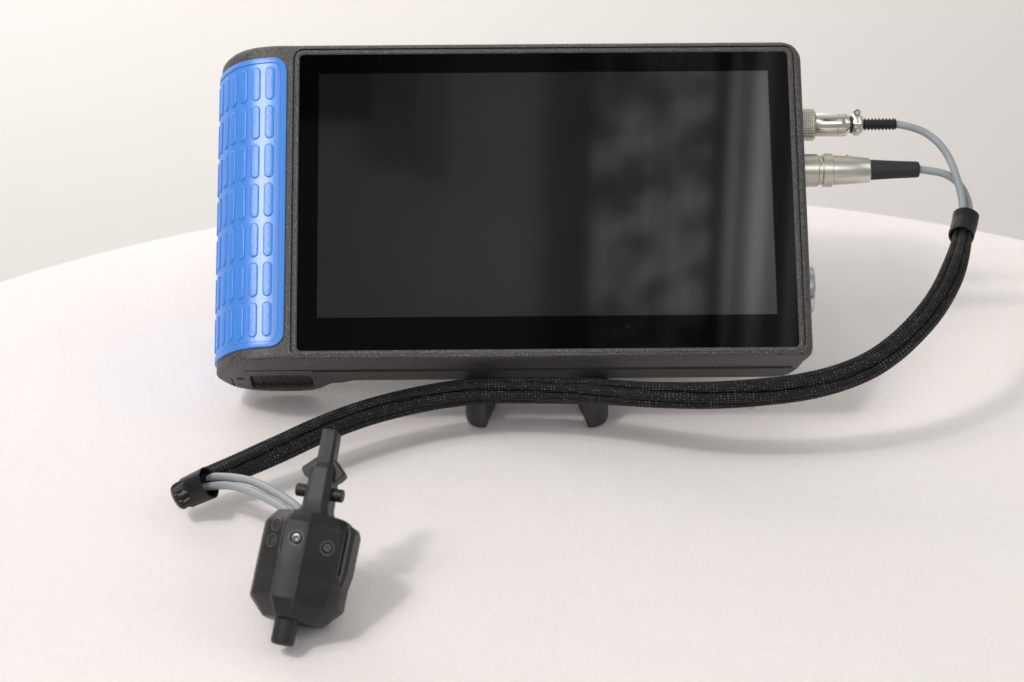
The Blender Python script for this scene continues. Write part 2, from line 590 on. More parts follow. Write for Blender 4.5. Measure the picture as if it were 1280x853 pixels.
def dpt(u, v, w):
    return RW @ Vector((u, v, -w)) + CW


VB, VT = -57.9, 55.2
left = [(-88, 0), (-92, 0.05), (-96, 0.7), (-100, 1.9), (-103.5, 4.0), (-106.6, 7.0), (-109.2, 11.0), (-111.2, 15.5), (-112.3, 20.5),
        (-112.0, 25.5), (-110.4, 30.4), (-108.3, 34.6), (-105.6, 37.8), (-101.0, 40.4), (-95.5, 41.7)]
lc = [(p.x, p.y) for p in catmull([(a, b_, 0) for a, b_ in left], 4)]
sec = lc + [(-90, 42), (-84, 41.8), (-80.5, 40.8), (-78, 38.6), (-75.2, 34.5), (-73, 31.6), (-70.6, 29.9), (-66, 29.2)]
sec += [(-50, 29.2), (-20, 29.2), (10, 29.2), (40, 29.2), (70, 29.2), (78, 29.0), (82, 27.4), (84.8, 24.3), (86.3, 20), (87.0, 15), (87.6, 10.5), (88.6, 7), (89.0, 4.5),
        (88.9, 2.6), (88.2, 1.0), (87.2, 0.25), (86, 0.0), (60, 0), (20, 0), (-20, 0), (-60, 0)]
# orientation: section listed from front-left round the back to front-right


def warp(p, v):
    u, w_ = p
    dt, db = VT - v, v - VB
    iR = i0 = i1 = iL = 0

    def q(d, r): return r - math.sqrt(max(0, r * r - (r - d) ** 2)) if d < r else 0
    iR = max(q(dt, 6.6), q(db, 3.2) * 0.9)
    i0 = max(q(dt, 2.6), q(db, 0.9))
    i1 = max(q(dt, 3.0), q(db, 2.0))
    iL = max(q(dt, 2.5), q(db, 1.2))
    cl = lambda x: max(0, min(1, x))
    u2 = u - iR * cl((u - 70) / 17) + iL * cl((-90 - u) / 20)
    w2 = w_ + i0 * cl(1 - w_ / 12) - i1 * cl((w_ - 18) / 10)
    return (u2, v, -w2)


lv = [VB, VB + .15, VB + .45, VB + .9, VB + 1.6, VB + 3.2]
lv += [-50 + 5 * i for i in range(20)]
lv += [VT - d for d in (6.6, 5.2, 4.0, 3.0, 2.6, 2.0, 1.4, 0.9, 0.5, 0.22, 0.06, 0)]
v_, f_ = ring_loft([[warp(p, v) for p in sec] for v in lv])
body = build('shell', v_, f_, M_shell, dev, smooth=40)
bmx = bmesh.new(); bmx.from_mesh(body.data); bmesh.ops.recalc_face_normals(bmx, faces=bmx.faces); bmx.to_mesh(body.data); bmx.free()

GL = (-83.74, 83.98, -55.19, 50.84)     # glass left right bottom top


def ring_cut(o0, o1, depth):
    a = rrect(GL[0] - o1, GL[1] + o1, GL[2] - 0.9, GL[3] + o1, (3.6, 3.6, 1.2, 2.6))
    c = rrect(GL[0] - o0, GL[1] + o0, GL[2] - 0.55, GL[3] + o0, (3.0, 3.0, 0.9, 2.2))
    n = len(a)
    V = [(p[0], p[1], .6) for p in a] + [(p[0], p[1], .6) for p in c] + [(p[0], p[1], -depth) for p in a] + [(p[0], p[1], -depth) for p in c]
    F = []
    for i in range(n):
        j = (i + 1) % n
        F += [(i, j, n + j, n + i), (2 * n + j, 2 * n + i, 3 * n + i, 3 * n + j), (j, i, 2 * n + i, 2 * n + j), (n + i, n + j, 3 * n + j, 3 * n + i)]
    return V, F


cutters = [ring_cut(1.75, 2.35, 1.1)]
cutters.append(prism(rrect(GL[0] - .12, GL[1] + .12, GL[2] - .12, GL[3] + .12, 1.6), -1.9, 0.6))


def vbox(u0, u1, w0, w1, d=0.9):
    return box(u0, u1, VB - 1, VB + d, -w1, -w0)


cutters.append(vbox(-102.8, 83.2, 14.1, 15.1, 0.8))
cutters.append(vbox(-64, 81.0, 25.0, 25.9, 0.8))
cutters.append(vbox(81.0, 84.2, 24.3, 25.2, 0.6))
cutters.append(vbox(83.3, 84.2, 17.5, 24.5, 0.6))
# latch pocket (rounded) and door seam
pk = rrect(-101.2, -80.0, -36.5, -20.6, (3.5, 2.0, 2.0, 3.5))
pv, pf = prism(pk, VB - 1, VB + 3.2)
cutters.append(([(x, z, y) for x, y, z in pv], pf))
cutters.append(vbox(-107.6, -107.0, 23.0, 33.0, 0.6))
cutters.append(vbox(-110.5, -103.6, 30.6, 31.2, 0.6))
cut(body, cutters, 38)

# lower half of the underside: smooth inset panel lying between the two seams
v_, f_ = prism([(-76, -29.0), (-79.4, -24), (-79.4, -15.3), (82.9, -15.3), (82.9, -22), (80.6, -24.7), (-64, -24.7), (-70.5, -28.5)], 0, 0.45)
o = build('underside_panel', [(x, VB - z, y) for x, y, z in v_], f_, M_smooth, dev, smooth=30)
# latch with ribs
lat = build('battery_latch', *[merge(box(-100.9, -80.3, VB + 1.2, VB + 3.1, -36.3, -20.9))[i] for i in (0, 1)], M_latch, dev, smooth=None, bevel=0.3)
tag(lat, 'black ribbed sliding latch in the underside')
rv, rf = prism([(-0.55, -19.9), (0.55, -19.9), (1.25, -36), (0.15, -36)], 0, 1.2)
rib_mesh = None
for k in range(8):
    if rib_mesh is None:
        rb = build('rib', [(x, VB + 0.95 + z, y) for x, y, z in [(a, b_ - 1.1, c) for a, b_, c in rv]], rf, M_latch, lat, smooth=None)
        rib_mesh = rb.data
    else:
        rb = bpy.data.objects.new('rib', rib_mesh); col.objects.link(rb); rb.parent = lat
    rb.location = ((-98.6 + 2.35 * k) * K, 0, 0)
# small pointer mark beside the latch
v_, f_ = prism([(-105.6, -23.6), (-103.0, -23.6), (-104.3, -25.6)], 0, 0.35)
build('pointer_mark', [(x, VB - z, y) for x, y, z in v_], f_, M_latch, dev, smooth=None)

# screen frame (raised lip), glass, display
a = rrect(GL[0] - 1.55, GL[1] + 1.55, GL[2] - 1.7, GL[3] + 1.45, (2.8, 2.8, 1.4, 2.2))
c = rrect(GL[0] - .13, GL[1] + .13, GL[2] - .13, GL[3] + .13, 1.5)
n = len(a)


def off_ring(P, z): return [(p[0], p[1], z) for p in P]


def inset(P, d):
    x0, x1 = min(p[0] for p in P), max(p[0] for p in P); y0, y1 = min(p[1] for p in P), max(p[1] for p in P)
    cx, cy = (x0 + x1) / 2, (y0 + y1) / 2
    return [(cx + (p[0] - cx) * (1 - 2 * d / (x1 - x0)), cy + (p[1] - cy) * (1 - 2 * d / (y1 - y0))) for p in P]


rg = [off_ring(c, -1.2), off_ring(c, -0.05), off_ring(inset(c, -.35), 0.28), off_ring(inset(a, .35), 0.28), off_ring(a, -0.02), off_ring(a, -.5)]
V, F = ring_loft(rg + [rg[0]], False, False)
build('screen_frame', V, [tuple(reversed(f)) for f in F], M_shell, dev, smooth=30)
gl = prism(rrect(GL[0], GL[1], GL[2], GL[3], 1.5), -1.7, 0.0)
glass = build('screen_glass', *gl, M_glass, dev, smooth=None)
tag(glass, 'glossy black glass front of the screen')
ds = prism([(77.1, 43.8), (-77.1, 43.8), (-77.1, -43.8), (77.1, -43.8)], -.3, 0.012)
o = build('display', *ds, M_disp, glass, smooth=None)
tag(o, 'blank switched-off display area, slightly greyer than its black border')
for k in range(14):
    px_, py_ = random.uniform(-82, 82), random.uniform(-54, 49)
    s = random.uniform(.06, .15)
    if k < 26:
        V = [(px_ + s * math.cos(q) * random.uniform(.7, 1.4), py_ + s * math.sin(q) * random.uniform(.7, 1.3), z) for z in (0.015, .05) for q in (0, 1.3, 2.6, 3.9, 5.1)]
        if k == 0: DV, DF = [], []
        b0 = len(DV); DV += V
        DF += [tuple(b0 + i for i in range(5, 10)), tuple(b0 + i for i in (4, 3, 2, 1, 0))] + [(b0 + i, b0 + (i + 1) % 5, b0 + 5 + (i + 1) % 5, b0 + 5 + i) for i in range(5)]
tag(build('dust', DV, DF, M_dust, glass, smooth=None), kind='stuff')

# grip ------------------------------------------------------------
gc = [Vector((x, y)) for x, y in lc]
gs = [0.0]
for p, q in zip(gc, gc[1:]): gs.append(gs[-1] + (q - p).length)


def gpos(s, v, h):
    s = max(0.0, min(gs[-1] - 1e-3, s))
    j = 0
    while gs[j + 1] < s: j += 1
    t = (s - gs[j]) / (gs[j + 1] - gs[j])
    p = gc[j].lerp(gc[j + 1], t)

    def tang(i):
        i0, i1 = max(0, i - 1), min(len(gc) - 1, i + 1)
        return (gc[i1] - gc[i0]).normalized()
    tg = tang(j).lerp(tang(j + 1), t).normalized()
    nn = Vector((tg.y, -tg.x))          # outward
    if nn.dot(p - Vector((-88, 20))) < 0: nn = -nn
    return (p.x + nn.x * h, v, -(p.y + nn.y * h))


S0, S1, V0, V1 = 0.1, gs[-1] - 6.0, -53.9, 50.0
RC = 5.2


def sdf(s, v):
    cx, cy = (S0 + S1) / 2, (V0 + V1) / 2
    dx, dy = abs(s - cx) - (S1 - S0) / 2 + RC, abs(v - cy) - (V1 - V0) / 2 + RC
    return -(math.hypot(max(dx, 0), max(dy, 0)) + min(max(dx, dy), 0) - RC)


# rings running inward from the outline: each ring a rounded rectangle in (s, v)
def grect(d, h, n=7, ns=46, nv=40):
    r = max(RC - d, 1.2)
    x0, x1, y0, y1 = S0 + d, S1 - d, V0 + d, V1 - d
    P = []
    for (cx, cy, a0) in ((x1 - r, y1 - r, 0), (x0 + r, y1 - r, 90), (x0 + r, y0 + r, 180), (x1 - r, y0 + r, 270)):
        arc = [(cx + r * math.cos(R(a0 + 90 * k / n)), cy + r * math.sin(R(a0 + 90 * k / n))) for k in range(n + 1)]
        P += arc
        nx = {0: ((x0 + r), y1), 90: (x0, y0 + r), 180: (x1 - r, y0), 270: (x1, y1 - r)}[a0]
        last = arc[-1]
        m = ns if a0 in (0, 180) else nv
        P += [(last[0] + (nx[0] - last[0]) * k / m, last[1] + (nx[1] - last[1]) * k / m) for k in range(1, m)]
    return [gpos(s, v, h) for s, v in P], P


rgs, H = [], [(0, -.6), (0, .45), (.12, .68), (.35, .75), (1.75, .75), (1.95, .60), (2.0, .40), (2.4, .40), (2.45, .42), (2.6, .5)]
Pin = None
for d, h in H:
    q, P_ = grect(d, h)
    rgs.append(q); Pin = P_
V, F = ring_loft(rgs, False, False)
# inner field as grid
d = 2.6
base_i = len(V)
m_s, m_v = 54, 24
nr = len(rgs[0])
# field: sheet slightly larger, tucked 0.0 under the ring edge
x0, x1, y0, y1 = S0 + 2.2, S1 - 2.2, V0 + 2.2, V1 - 2.2
for i in range(m_s + 1):
    for j in range(m_v + 1):
        V.append(gpos(x0 + (x1 - x0) * i / m_s, y0 + (y1 - y0) * j / m_v, .495))
# trim corners of the sheet by clamping corner vertices onto the rounded outline
def clampc(s, v):
    r = 2.9
    cx = min(max(s, x0 + r), x1 - r); cy = min(max(v, y0 + r), y1 - r)
    dd = math.hypot(s - cx, v - cy)
    if s != cx and v != cy and dd > r:
        return cx + (s - cx) * r / dd, cy + (v - cy) * r / dd
    return s, v
idx = base_i
for i in range(m_s + 1):
    for j in range(m_v + 1):
        s, v = clampc(x0 + (x1 - x0) * i / m_s, y0 + (y1 - y0) * j / m_v)
        V[idx] = gpos(s, v, .495); idx += 1
for i in range(m_s):
    for j in range(m_v):
        a_ = base_i + i * (m_v + 1) + j
        F.append((a_, a_ + 1, a_ + m_v + 2, a_ + m_v + 1))
grip = build('grip_panel', V, F, M_blue, dev, smooth=35)
bmx = bmesh.new(); bmx.from_mesh(grip.data)
bmesh.ops.recalc_face_normals(bmx, faces=bmx.faces); bmx.to_mesh(grip.data); bmx.free()
tag(grip, 'bright blue ribbed grip wrapped round the left side')


def pad(s0, v0, wd, ln):
    """pill-shaped raised pad following the curved grip"""
    r = wd / 2
    rings = []
    n_s, n_v = 8, 4

    def outline(ins):
        rr = r - ins
        P = []
        for a0, cy in ((0, v0 + ln - r), (180, v0 + r)):
            for k in range(n_s + 1):
                a = R(a0 + 180 * k / n_s)
                P.append((s0 + r + rr * math.cos(a), cy + rr * math.sin(a)))
        return P
    for ins, h in ((0, .3), (0, .70), (.10, .80), (.3, .86), (.9, .88)):
        rings.append([gpos(s, v, h) for s, v in outline(ins)])
    return ring_loft(rings, False, True)


PV1, PV7 = 46.6, -50.2
pitch = (PV1 - PV7 - 12.2) / 6
ncol = 9
for ci in range(ncol):
    for ri in range(7):
        s0 = 4.3 + 4.85 * ci
        if s0 + 3.1 > S1 - 3.2: continue
        v_, f_ = pad(s0, PV1 - 12.2 - pitch * ri, 3.05, 12.2)
        o = build('grip_pad', v_, f_, M_pad, grip, smooth=40)
        bmx = bmesh.new(); bmx.from_mesh(o.data); bmesh.ops.recalc_face_normals(bmx, faces=bmx.faces)
        bmx.faces.ensure_lookup_table()
        bmx.to_mesh(o.data); bmx.free()

# push button on the right side, sockets
v_, f_ = lathe([(84, 8.4), (89.3, 8.4), (90.6, 8.2), (91.1, 7.6), (91.15, 7.0), (90.7, 6.7), (90.7, 6.3)], 56)
o = build('power_button', [(x, y - 30.8, z - 13.5) for x, y, z in v_], f_, M_steel, dev)
tag(o, 'round steel push button on the right edge')

# ------------------------------------------------------------------ stand
st = empty('device_stand', (11, 840, 0))
tag(st, 'dark plastic cradle stand whose two feet show under the unit', 'stand')
OFF = (11, 840, 0)


def foot(mirror):
    # plan outline, inner vertical edge at the front, rounded outer corner
    P = [(0, 0), (3.9, 18), (3.9, 34), (-7.2, 34), (-7.0, 8)]
    arc = []
    for k in range(1, 8):
        a = R(180 + 90 * k / 8 * 0.93)
        arc.append((-0.6 + 6.2 * math.cos(a) * 1.0, 7.2 + 7.3 * math.sin(a)))
    P += arc
    P = [(x * 1.0, y) for x, y in P]
    x0, y0 = (-8.9, 810.0) if not mirror else (25.9, 810.0)
    Q = [((-x if mirror else x) + x0, y + y0) for x, y in P]
    if mirror: Q.reverse()
    m_ = len(Q)

    def ztop(x, y):       # flat shelf, then rises to meet the underside / back of the unit
        return 10.8
    v = [(x, y, 0.3) for x, y in Q] + [(x, y, ztop(x, y)) for x, y in Q]
    f = [tuple(reversed(range(m_))), tuple(range(m_, 2 * m_))] + [(i, (i + 1) % m_, m_ + (i + 1) % m_, m_ + i) for i in range(m_)]
    return v, f


for mir in (False, True):
    v_, f_ = foot(mir)
    build('foot', v_, f_, M_smooth, st, OFF, smooth=40, bevel=0.35)


def yz_prism(P, xa, xb):
    n_ = len(P)
    v = [(xa, y, z) for y, z in P] + [(xb, y, z) for y, z in P]
    f = [tuple(reversed(range(n_))), tuple(range(n_, 2 * n_))] + [(i, (i + 1) % n_, n_ + (i + 1) % n_, n_ + i) for i in range(n_)]
    return v, f


# back plate parallel to the unit's back, braces to the table
def bk(v, w_):
    p = dpt(0, v, w_); return (p.y, p.z)


P = [bk(-34, 29.8), bk(20, 29.8), bk(20, 33.6), bk(-34, 33.6)]
build('back_plate', *yz_prism(P, -22, 40), M_smooth, st, OFF, smooth=None, bevel=0.8)
for xa in (-14.5, 24.5):
    tp = bk(10, 33.7)
    P = [(843.8, 0.4), (940, 0.4), (940, 5), (tp[0] + 4, tp[1]), (tp[0], tp[1]), bk(-40, 33.7)]
    build('brace', *yz_prism(P, xa, xa + 7), M_smooth, st, OFF, smooth=None, bevel=0.6)

# ------------------------------------------------------------------ cable harness
HO = at(940, 497, 0)
HO.z = 0
har = empty('cable_harness', HO)
tag(har, 'black braided cable sleeve with grey leads, plugged into the unit and curving to the probe', 'cable')


def hb(name, vf, m, parent=har, smooth=35, uvs=None, bevel=None):
    return build(name, vf[0], vf[1], m, parent, HO, smooth, uvs, bevel)


PXM = 3.64


def plug_vf(vf, u0, v, w_):
    return [dpt(u0 + x, v + y, w_ + z) for x, y, z in vf[0]], vf[1]


def knurl(n, k, amp):
    return lambda x, a: amp * (abs(math.sin(a * n / 2 + x * k)) + abs(math.sin(a * n / 2 - x * k)) - 1.0)


def prof_fine(x0, x1, r, ch=.4, n=14):
    return [(x0, r - ch), (x0 + ch * .7, r)] + [(x0 + ch + (x1 - x0 - 2 * ch) * i / n, r) for i in range(n + 1)] + [(x1 - ch * .7, r), (x1, r - ch)]


# plug 1 (upper): origin at px 1006
u1, v1, w1 = 88.4 - 3.0, 29.2, 14.0
e = lambda px: (px - 997.3) / 3.595 + 3.0
p1 = hb('plug', plug_vf(lathe([(0, 3.9), (e(1018), 3.9), (e(1018.2), 4.0), (e(1019), 4.15), (e(1045.6), 4.15), (e(1046), 3.95), (e(1046.6), 3.95), (e(1047), 4.25), (e(1055), 4.25), (e(1057), 4.1), (e(1060.5), 3.3), (e(1061.3), 3.2)], 64), u1, v1, w1), M_nickel)
tag(p1, 'slim upper plug with clamp screws and ribbed black strain relief')
hb('coupling_nut', plug_vf(lathe(prof_fine(e(999), e(1018.3), 5.55, .9, 60), 240, knurl(26, 3.2, .06)), u1, v1, w1), M_knurl, p1)
hb('seal_ring', plug_vf(lathe([(e(1061), 2.8), (e(1061.2), 3.0), (e(1064.5), 3.0), (e(1064.7), 2.8)], 40), u1, v1, w1), M_rubber, p1)
# clamp: two-part collar, octagonal ends
cv, cf = lathe([(e(1064.5), 3.3), (e(1065.8), 3.9), (e(1068), 4.15), (e(1072), 4.15), (e(1075), 3.8), (e(1078), 3.1), (e(1078.6), 2.6)], 10)
hb('cable_clamp', plug_vf((cv, cf), u1, v1, w1), M_nickel, p1, smooth=20, bevel=0.25)
for sy, sz in ((1, -1), (-1, -1)):
    sv, sf = lathe([(0, 1.25), (1.0, 1.25), (1.35, 0.95), (1.4, .5), (1.0, .4)], 20)
    sv = [(e(1070.5) + y, 3.3 * sy + z * 0.9, sz * (x + 2.6)) for x, y, z in sv]
    hb('clamp_screw', plug_vf((sv, sf), u1, v1, w1), M_steel, p1)
prof = [(e(1078), 1.2)]
nrib = 9
for k in range(nrib):
    a0 = e(1079) + (e(1119) - e(1079)) * k / nrib
    st_ = (e(1119) - e(1079)) / nrib
    prof += [(a0, 1.62), (a0 + st_ * .2, 1.66), (a0 + st_ * .38, 2.1), (a0 + st_ * .62, 2.12), (a0 + st_ * .8, 1.66)]
prof += [(e(1119), 1.6), (e(1119.6), 2.0), (e(1120.2), 1.3)]
hb('strain_relief', plug_vf(lathe(prof, 32), u1, v1, w1), M_rubber, p1)

# plug 2 (lower): origin at px 1009
u2, v2, w2 = 88.4 - 3.0, 12.4, 14.0
e2 = lambda px: (px - 999.7) / 3.595 + 3.0
p2 = hb('plug', plug_vf(lathe([(0, 5.0), (e2(1022), 5.0), (e2(1022.5), 5.1), (e2(1027), 5.1), (e2(1040), 5.1), (e2(1041), 5.15), (e2(1046), 5.2), (e2(1064), 4.85), (e2(1084.5), 4.35), (e2(1086.5), 4.05), (e2(1087.5), 3.5), (e2(1087.6), 3.1)], 72), u2, v2, w2), M_satin)
tag(p2, 'thick lower plug of satin metal with plain black sleeve')
hb('socket_nut', plug_vf(lathe(prof_fine(0.5, e2(1022), 5.75, .35), 120, lambda x, a: .07 * math.sin(a * 60)), u2, v2, w2), M_satin, p2)
hb('coupling_nut', plug_vf(lathe(prof_fine(e2(1027.2), e2(1040.2), 5.85, .35), 160, lambda x, a: .06 * math.sin(a * 80)), u2, v2, w2), M_satin, p2)
hb('strain_relief', plug_vf(lathe([(e2(1086.8), 2.0), (e2(1087), 3.5), (e2(1090), 3.5), (e2(1120), 3.05), (e2(1145), 2.8), (e2(1147.5), 2.65), (e2(1148.5), 2.1), (e2(1148.4), 1.2)], 48), u2, v2, w2), M_boot, p2)
sv, sf = lathe([(0, .5), (.25, .5), (.3, .3)], 16)
hb('set_screw', plug_vf(([(e2(1059) + y, 4.75 + x, z - 1.2) for x, y, z in sv], sf), u2, v2, w2), M_screw, p2)

# grey leads on the right
zc1 = dpt(120, v1, w1)
zc2 = dpt(126, v2, w2)
A = [dpt(u1 + e(1112), v1, w1), dpt(u1 + e(1120), v1, w1)] + [at(*q) for q in
     ((1140, 159.5, 80), (1158, 167, 78.5), (1175, 181, 76), (1188, 201, 72), (1197, 226, 68), (1202.5, 250, 63), (1203.5, 272, 59), (1202, 290, 56))]
P, L = resample(catmull(A, 12), 0.8)
v_, f_, u_ = tube(P, 1.33, 20)
hb('grey_lead', (v_, f_), M_cable)
A = [dpt(u2 + e2(1140), v2, w2), dpt(u2 + e2(1149), v2, w2)] + [at(*q) for q in
     ((1163, 213.8, 68.7), (1178, 216.8, 68.2), (1191, 223, 66.8), (1203, 236, 64), (1210.5, 254, 60.5), (1211.5, 270, 58.0), (1210, 288, 55.5))]
P, L = resample(catmull(A, 12), 0.8)
v_, f_, u_ = tube(P, 1.33, 20)
hb('grey_lead', (v_, f_), M_cable)

# braided sleeve
SL = [(1206, 283, 57), (1203, 297, 56), (1200, 312, 55), (1193, 335, 53.5), (1182, 360, 51), (1166, 386, 48), (1144, 412, 43.5), (1117, 437, 39), (1085, 458, 34.5),
      (1045, 474, 31), (1000, 484.5, 29), (950, 490.5, 27.8), (900, 494, 26.5), (850, 494.5, 25.5), (800, 493, 23.5), (750, 490, 21.5), (700, 488.5, 19.5),
      (650, 488, 18.3), (600, 489, 17.6), (550, 495, 17), (500, 505, 16.5), (450, 519, 16), (400, 538, 15.2), (350, 561, 14), (300, 583, 12.2), (268, 596, 10.8), (247, 606, 10.0), (238, 611, 9.6)]
SP = [at(*q) for q in SL]
P, L = resample(catmull(SP, 14), 0.29)
SLEN = L


def srad(t, a):
    e0 = min(1, t / 0.10); e0 = e0 * e0 * (3 - 2 * e0)
    e1 = min(1, (1 - t) / 0.10); e1 = e1 * e1 * (3 - 2 * e1)
    r = 4.35 * (0.74 + 0.26 * e0) * (0.86 + 0.14 * e1)
    tw = a * 2.5 + 2.2 * math.sin(t * 5.0 + .6) + t * 1.5
    lob = abs(math.cos(tw)) ** 0.7
    # five lobes; make closed by blending phase
    ph = 3.0 * a + 2.4 * math.sin(t * 5.0 + .6)
    lob = abs(math.cos(ph)) ** 0.5
    weave = math.sin(16 * a + TAU * t * SLEN / 2.3) * math.sin(16 * a - TAU * t * SLEN / 2.3)
    return r * (0.74 + 0.29 * lob + 0.012 * math.sin(2 * a + t * 9)) + 0.15 * weave


v_, f_, u_ = tube(P, srad, 192)
o = hb('braided_sleeve', (v_, f_), M_braid, smooth=70, uvs=u_)
tag(o, 'black braided mesh sleeve over the bundled leads')
# frayed filaments
FV, FF = [], []
for (px, py, z, k) in ((938, 507.5, 24, 5), (1024, 496, 25, 2), (560, 478, 19, 2), (300, 600, 11, 2)):
    p0 = at(px, py, z)
    for i in range(k):
        q = p0 + Vector((random.uniform(-1.2, 1.2), random.uniform(-.3, .3), random.uniform(-.2, .3)))
        d = Vector((random.uniform(-1, 1), random.uniform(-1, -.2), random.uniform(-1, .2))).normalized()
        pts = catmull([q, q + d * .7 + Vector((.2, 0, 0)), q + d * 1.4 + Vector((random.uniform(-.4, .4), 0, 0))], 4)
        a_, b_, _ = tube(pts, .05, 5)
        n0 = len(FV); FV += a_; FF += [tuple(i_ + n0 for i_ in q_) for q_ in b_]
tag(hb('loose_filament', (FV, FF), M_rubber), kind='stuff')


def hollow(P, ro, ri, seg, wob=None):
    V1, F1, _ = tube(P, (lambda t, a: ro * (1 + (wob(t, a) if wob else 0))), seg, caps=False)
    V2, F2, _ = tube(P, ri, seg, caps=False)
    V_, F_ = merge((V1, F1), (V2, [tuple(reversed(f)) for f in F2]))
    nn_ = len(V1); s = seg + 1; last = (len(P) - 1) * s
    for i in range(seg):
        F_.append((i, nn_ + i, nn_ + i + 1, i + 1))
        F_.append((last + i, last + i + 1, nn_ + last + i + 1, nn_ + last + i))
    return V_, F_


P, L = resample(catmull([at(1206.8, 270, 58.8), at(1205, 281, 57.3), at(1201.5, 296, 56)], 10), .5)
o = hb('collar', hollow(P, 4.5, 3.7, 40, lambda t, a: .05 * (1 - t) * math.cos(a) + .015 * math.sin(5 * a) - .03 * t), M_shrink)
tag(o, 'black shrink collar where the grey leads enter the sleeve')
# lower-left collar and crumpled end
c0, c1 = at(261.5, 603.5, 13.5), at(235, 615.5, 9.0)
P, L = resample([c0, c1], .5)
o = hb('collar', hollow(P, 5.3, 4.75, 44, lambda t, a: .03 * math.cos(2 * a + 1) + .02 * math.sin(5 * a) * t - .06 * t), M_shrink)
tag(o, 'black shrink collar where the grey leads leave the sleeve')
P, L = resample(catmull([at(240, 613.5, 9.8), at(230, 618, 9.2), at(221, 622.5, 8.2), at(217, 624.5, 7.8)], 8), .3)


def stub(t, a):
    r = 4.55 * (1 - .10 * t)
    if t > .72: r *= math.sqrt(max(0.0, 1 - ((t - .72) / .283) ** 2)) * .75 + .25
    return r * (1 + .07 * abs(math.sin(3.5 * a + 1.1 * t)) - .035 + .03 * math.sin(9 * a + 6 * t) + .02 * math.sin(14 * t + 3 * a))


v_, f_, u_ = tube(P, stub, 84)
end = hb('crumpled_end', (v_, f_), M_shrink, smooth=60)
tag(end, 'wrinkled black shrink end with pale crease marks')
for (a0, a1, t0, t1) in ((-.55, -.35, .25, .85), (.05, .25, .3, .95)):
    pts = []
    nP = len(P)
    for k in range(14):
        t = t0 + (t1 - t0) * k / 13 * .8
        i = int(t * (nP - 1))
        ct = P[i]; tg = (P[min(i + 1, nP - 1)] - P[max(i - 1, 0)]).normalized()
        sd = Vector((0, 0, 1)).cross(tg).normalized(); n_ = tg.cross(sd)
        tc_ = (CAM - ct).normalized()
        ang = math.atan2(n_.dot(tc_), sd.dot(tc_)) + a0 + (a1 - a0) * k / 13 + .10 * math.sin(k * 2.1)
        if k % 4 == 3: continue
        pts.append(ct + (sd * math.cos(ang) + n_ * math.sin(ang)) * (stub(t, ang) + .0))
    a_, b_, _ = tube(resample(catmull(pts, 4), .25)[0], lambda t, a: .13 + .09 * math.sin(t * 23), 8)
    hb('crease_mark', (a_, b_), M_streak, end)

# grey leads on the left, from the collar to the probe
LD = [[(246, 601, 11.2), (256, 598.5, 12), (268, 596.3, 13), (284, 596.6, 15.5), (298, 598, 18), (312.5, 601, 20), (327, 606.5, 22.5), (341, 614, 24.5), (355, 622, 26.5), (369, 632, 28.5), (380, 643, 28.5)],
      [(246, 612, 10.4), (256, 609.5, 10.9), (268, 607.5, 12), (284, 607, 14.5), (298, 609.3, 17), (312.5, 614, 19.5), (327, 620, 22), (341, 627.5, 24), (354, 635, 26), (366, 646, 27.5)]]
for l in LD:
    P, L = resample(catmull([at(*q) for q in l], 10), .8)
    v_, f_, u_ = tube(P, 1.33, 20)
    hb('grey_lead', (v_, f_), M_cable)

# ------------------------------------------------------------------ probe
EL, PH = R(47), R(15)
Aax = Vector((math.sin(PH) * math.cos(EL), math.cos(PH) * math.cos(EL), math.sin(EL)))
Rx = Vector((math.cos(PH), -math.sin(PH), 0))
Fx = Rx.cross(Aax)
roll = R(-0.7)                # small turn about F
Rx2 = (Rx * math.cos(roll) + Aax * math.sin(roll)).normalized()
Ax2 = Rx2.cross(-Fx).normalized()
if Ax2.dot(Aax) < 0: Ax2 = -Ax2
PM = Matrix((Rx2, -Fx, Ax2)).transposed()      # local y points away from the camera
PO = at(371, 755, 10.2)
prb = empty('camera_probe', PO, PM)
tag(prb, 'small black printed probe with screws standing tilted in front of the cable', 'probe')
bpy.context.view_layer.update()

def flip(vf):
    return [(v[0], -v[1], v[2]) for v in vf[0]], [tuple(reversed(f)) for f in vf[1]]


def pbuild(name, verts, faces, m, **kw):
    """probe pieces are written with y towards the viewer, mirrored here into the probe's own axes"""
    v, f = flip((verts, faces))
    o = build(name, v, f, m, prb, **kw)
    bmx = bmesh.new(); bmx.from_mesh(o.data); bmesh.ops.recalc_face_normals(bmx, faces=bmx.faces)
    bmx.to_mesh(o.data); bmx.free()
    return o


base_sec = [(-4.0, 14.5), (3.2, 14.8), (4.4, 13.0), (11.5, 8.5), (13.4, 4.6), (14.0, 2.0), (14.0, -3.5), (12.0, -8.5), (6.5, -13), (-1, -14.2),
            (-7.5, -12.4), (-12.2, -8.4), (-14.2, -2.5), (-14.1, 3.5), (-12.4, 7.6), (-11.2, 8.7), (-5.0, 12.5)]


def psec(s, z, fy=1.0, keep=0.0):
    return [(x * s, (y * s * fy if y < 13 else y * (s + (1 - s) * keep)), z) for x, y in base_sec]


rgs = [psec(.62, -5.6, keep=.3), psec(.66, -5.3, keep=.4), psec(.97, -0.6, keep=.9), psec(1.0, 0.2), psec(1.0, 6), psec(1.0, 12), psec(.99, 22.6), psec(.965, 23.6), psec(.80, 26.6), psec(.74, 27.0)]
v_, f_ = ring_loft(rgs)
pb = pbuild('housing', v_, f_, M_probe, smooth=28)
bmx = bmesh.new(); bmx.from_mesh(pb.data); bmesh.ops.recalc_face_normals(bmx, faces=bmx.faces)
bmx.to_mesh(pb.data); bmx.free()


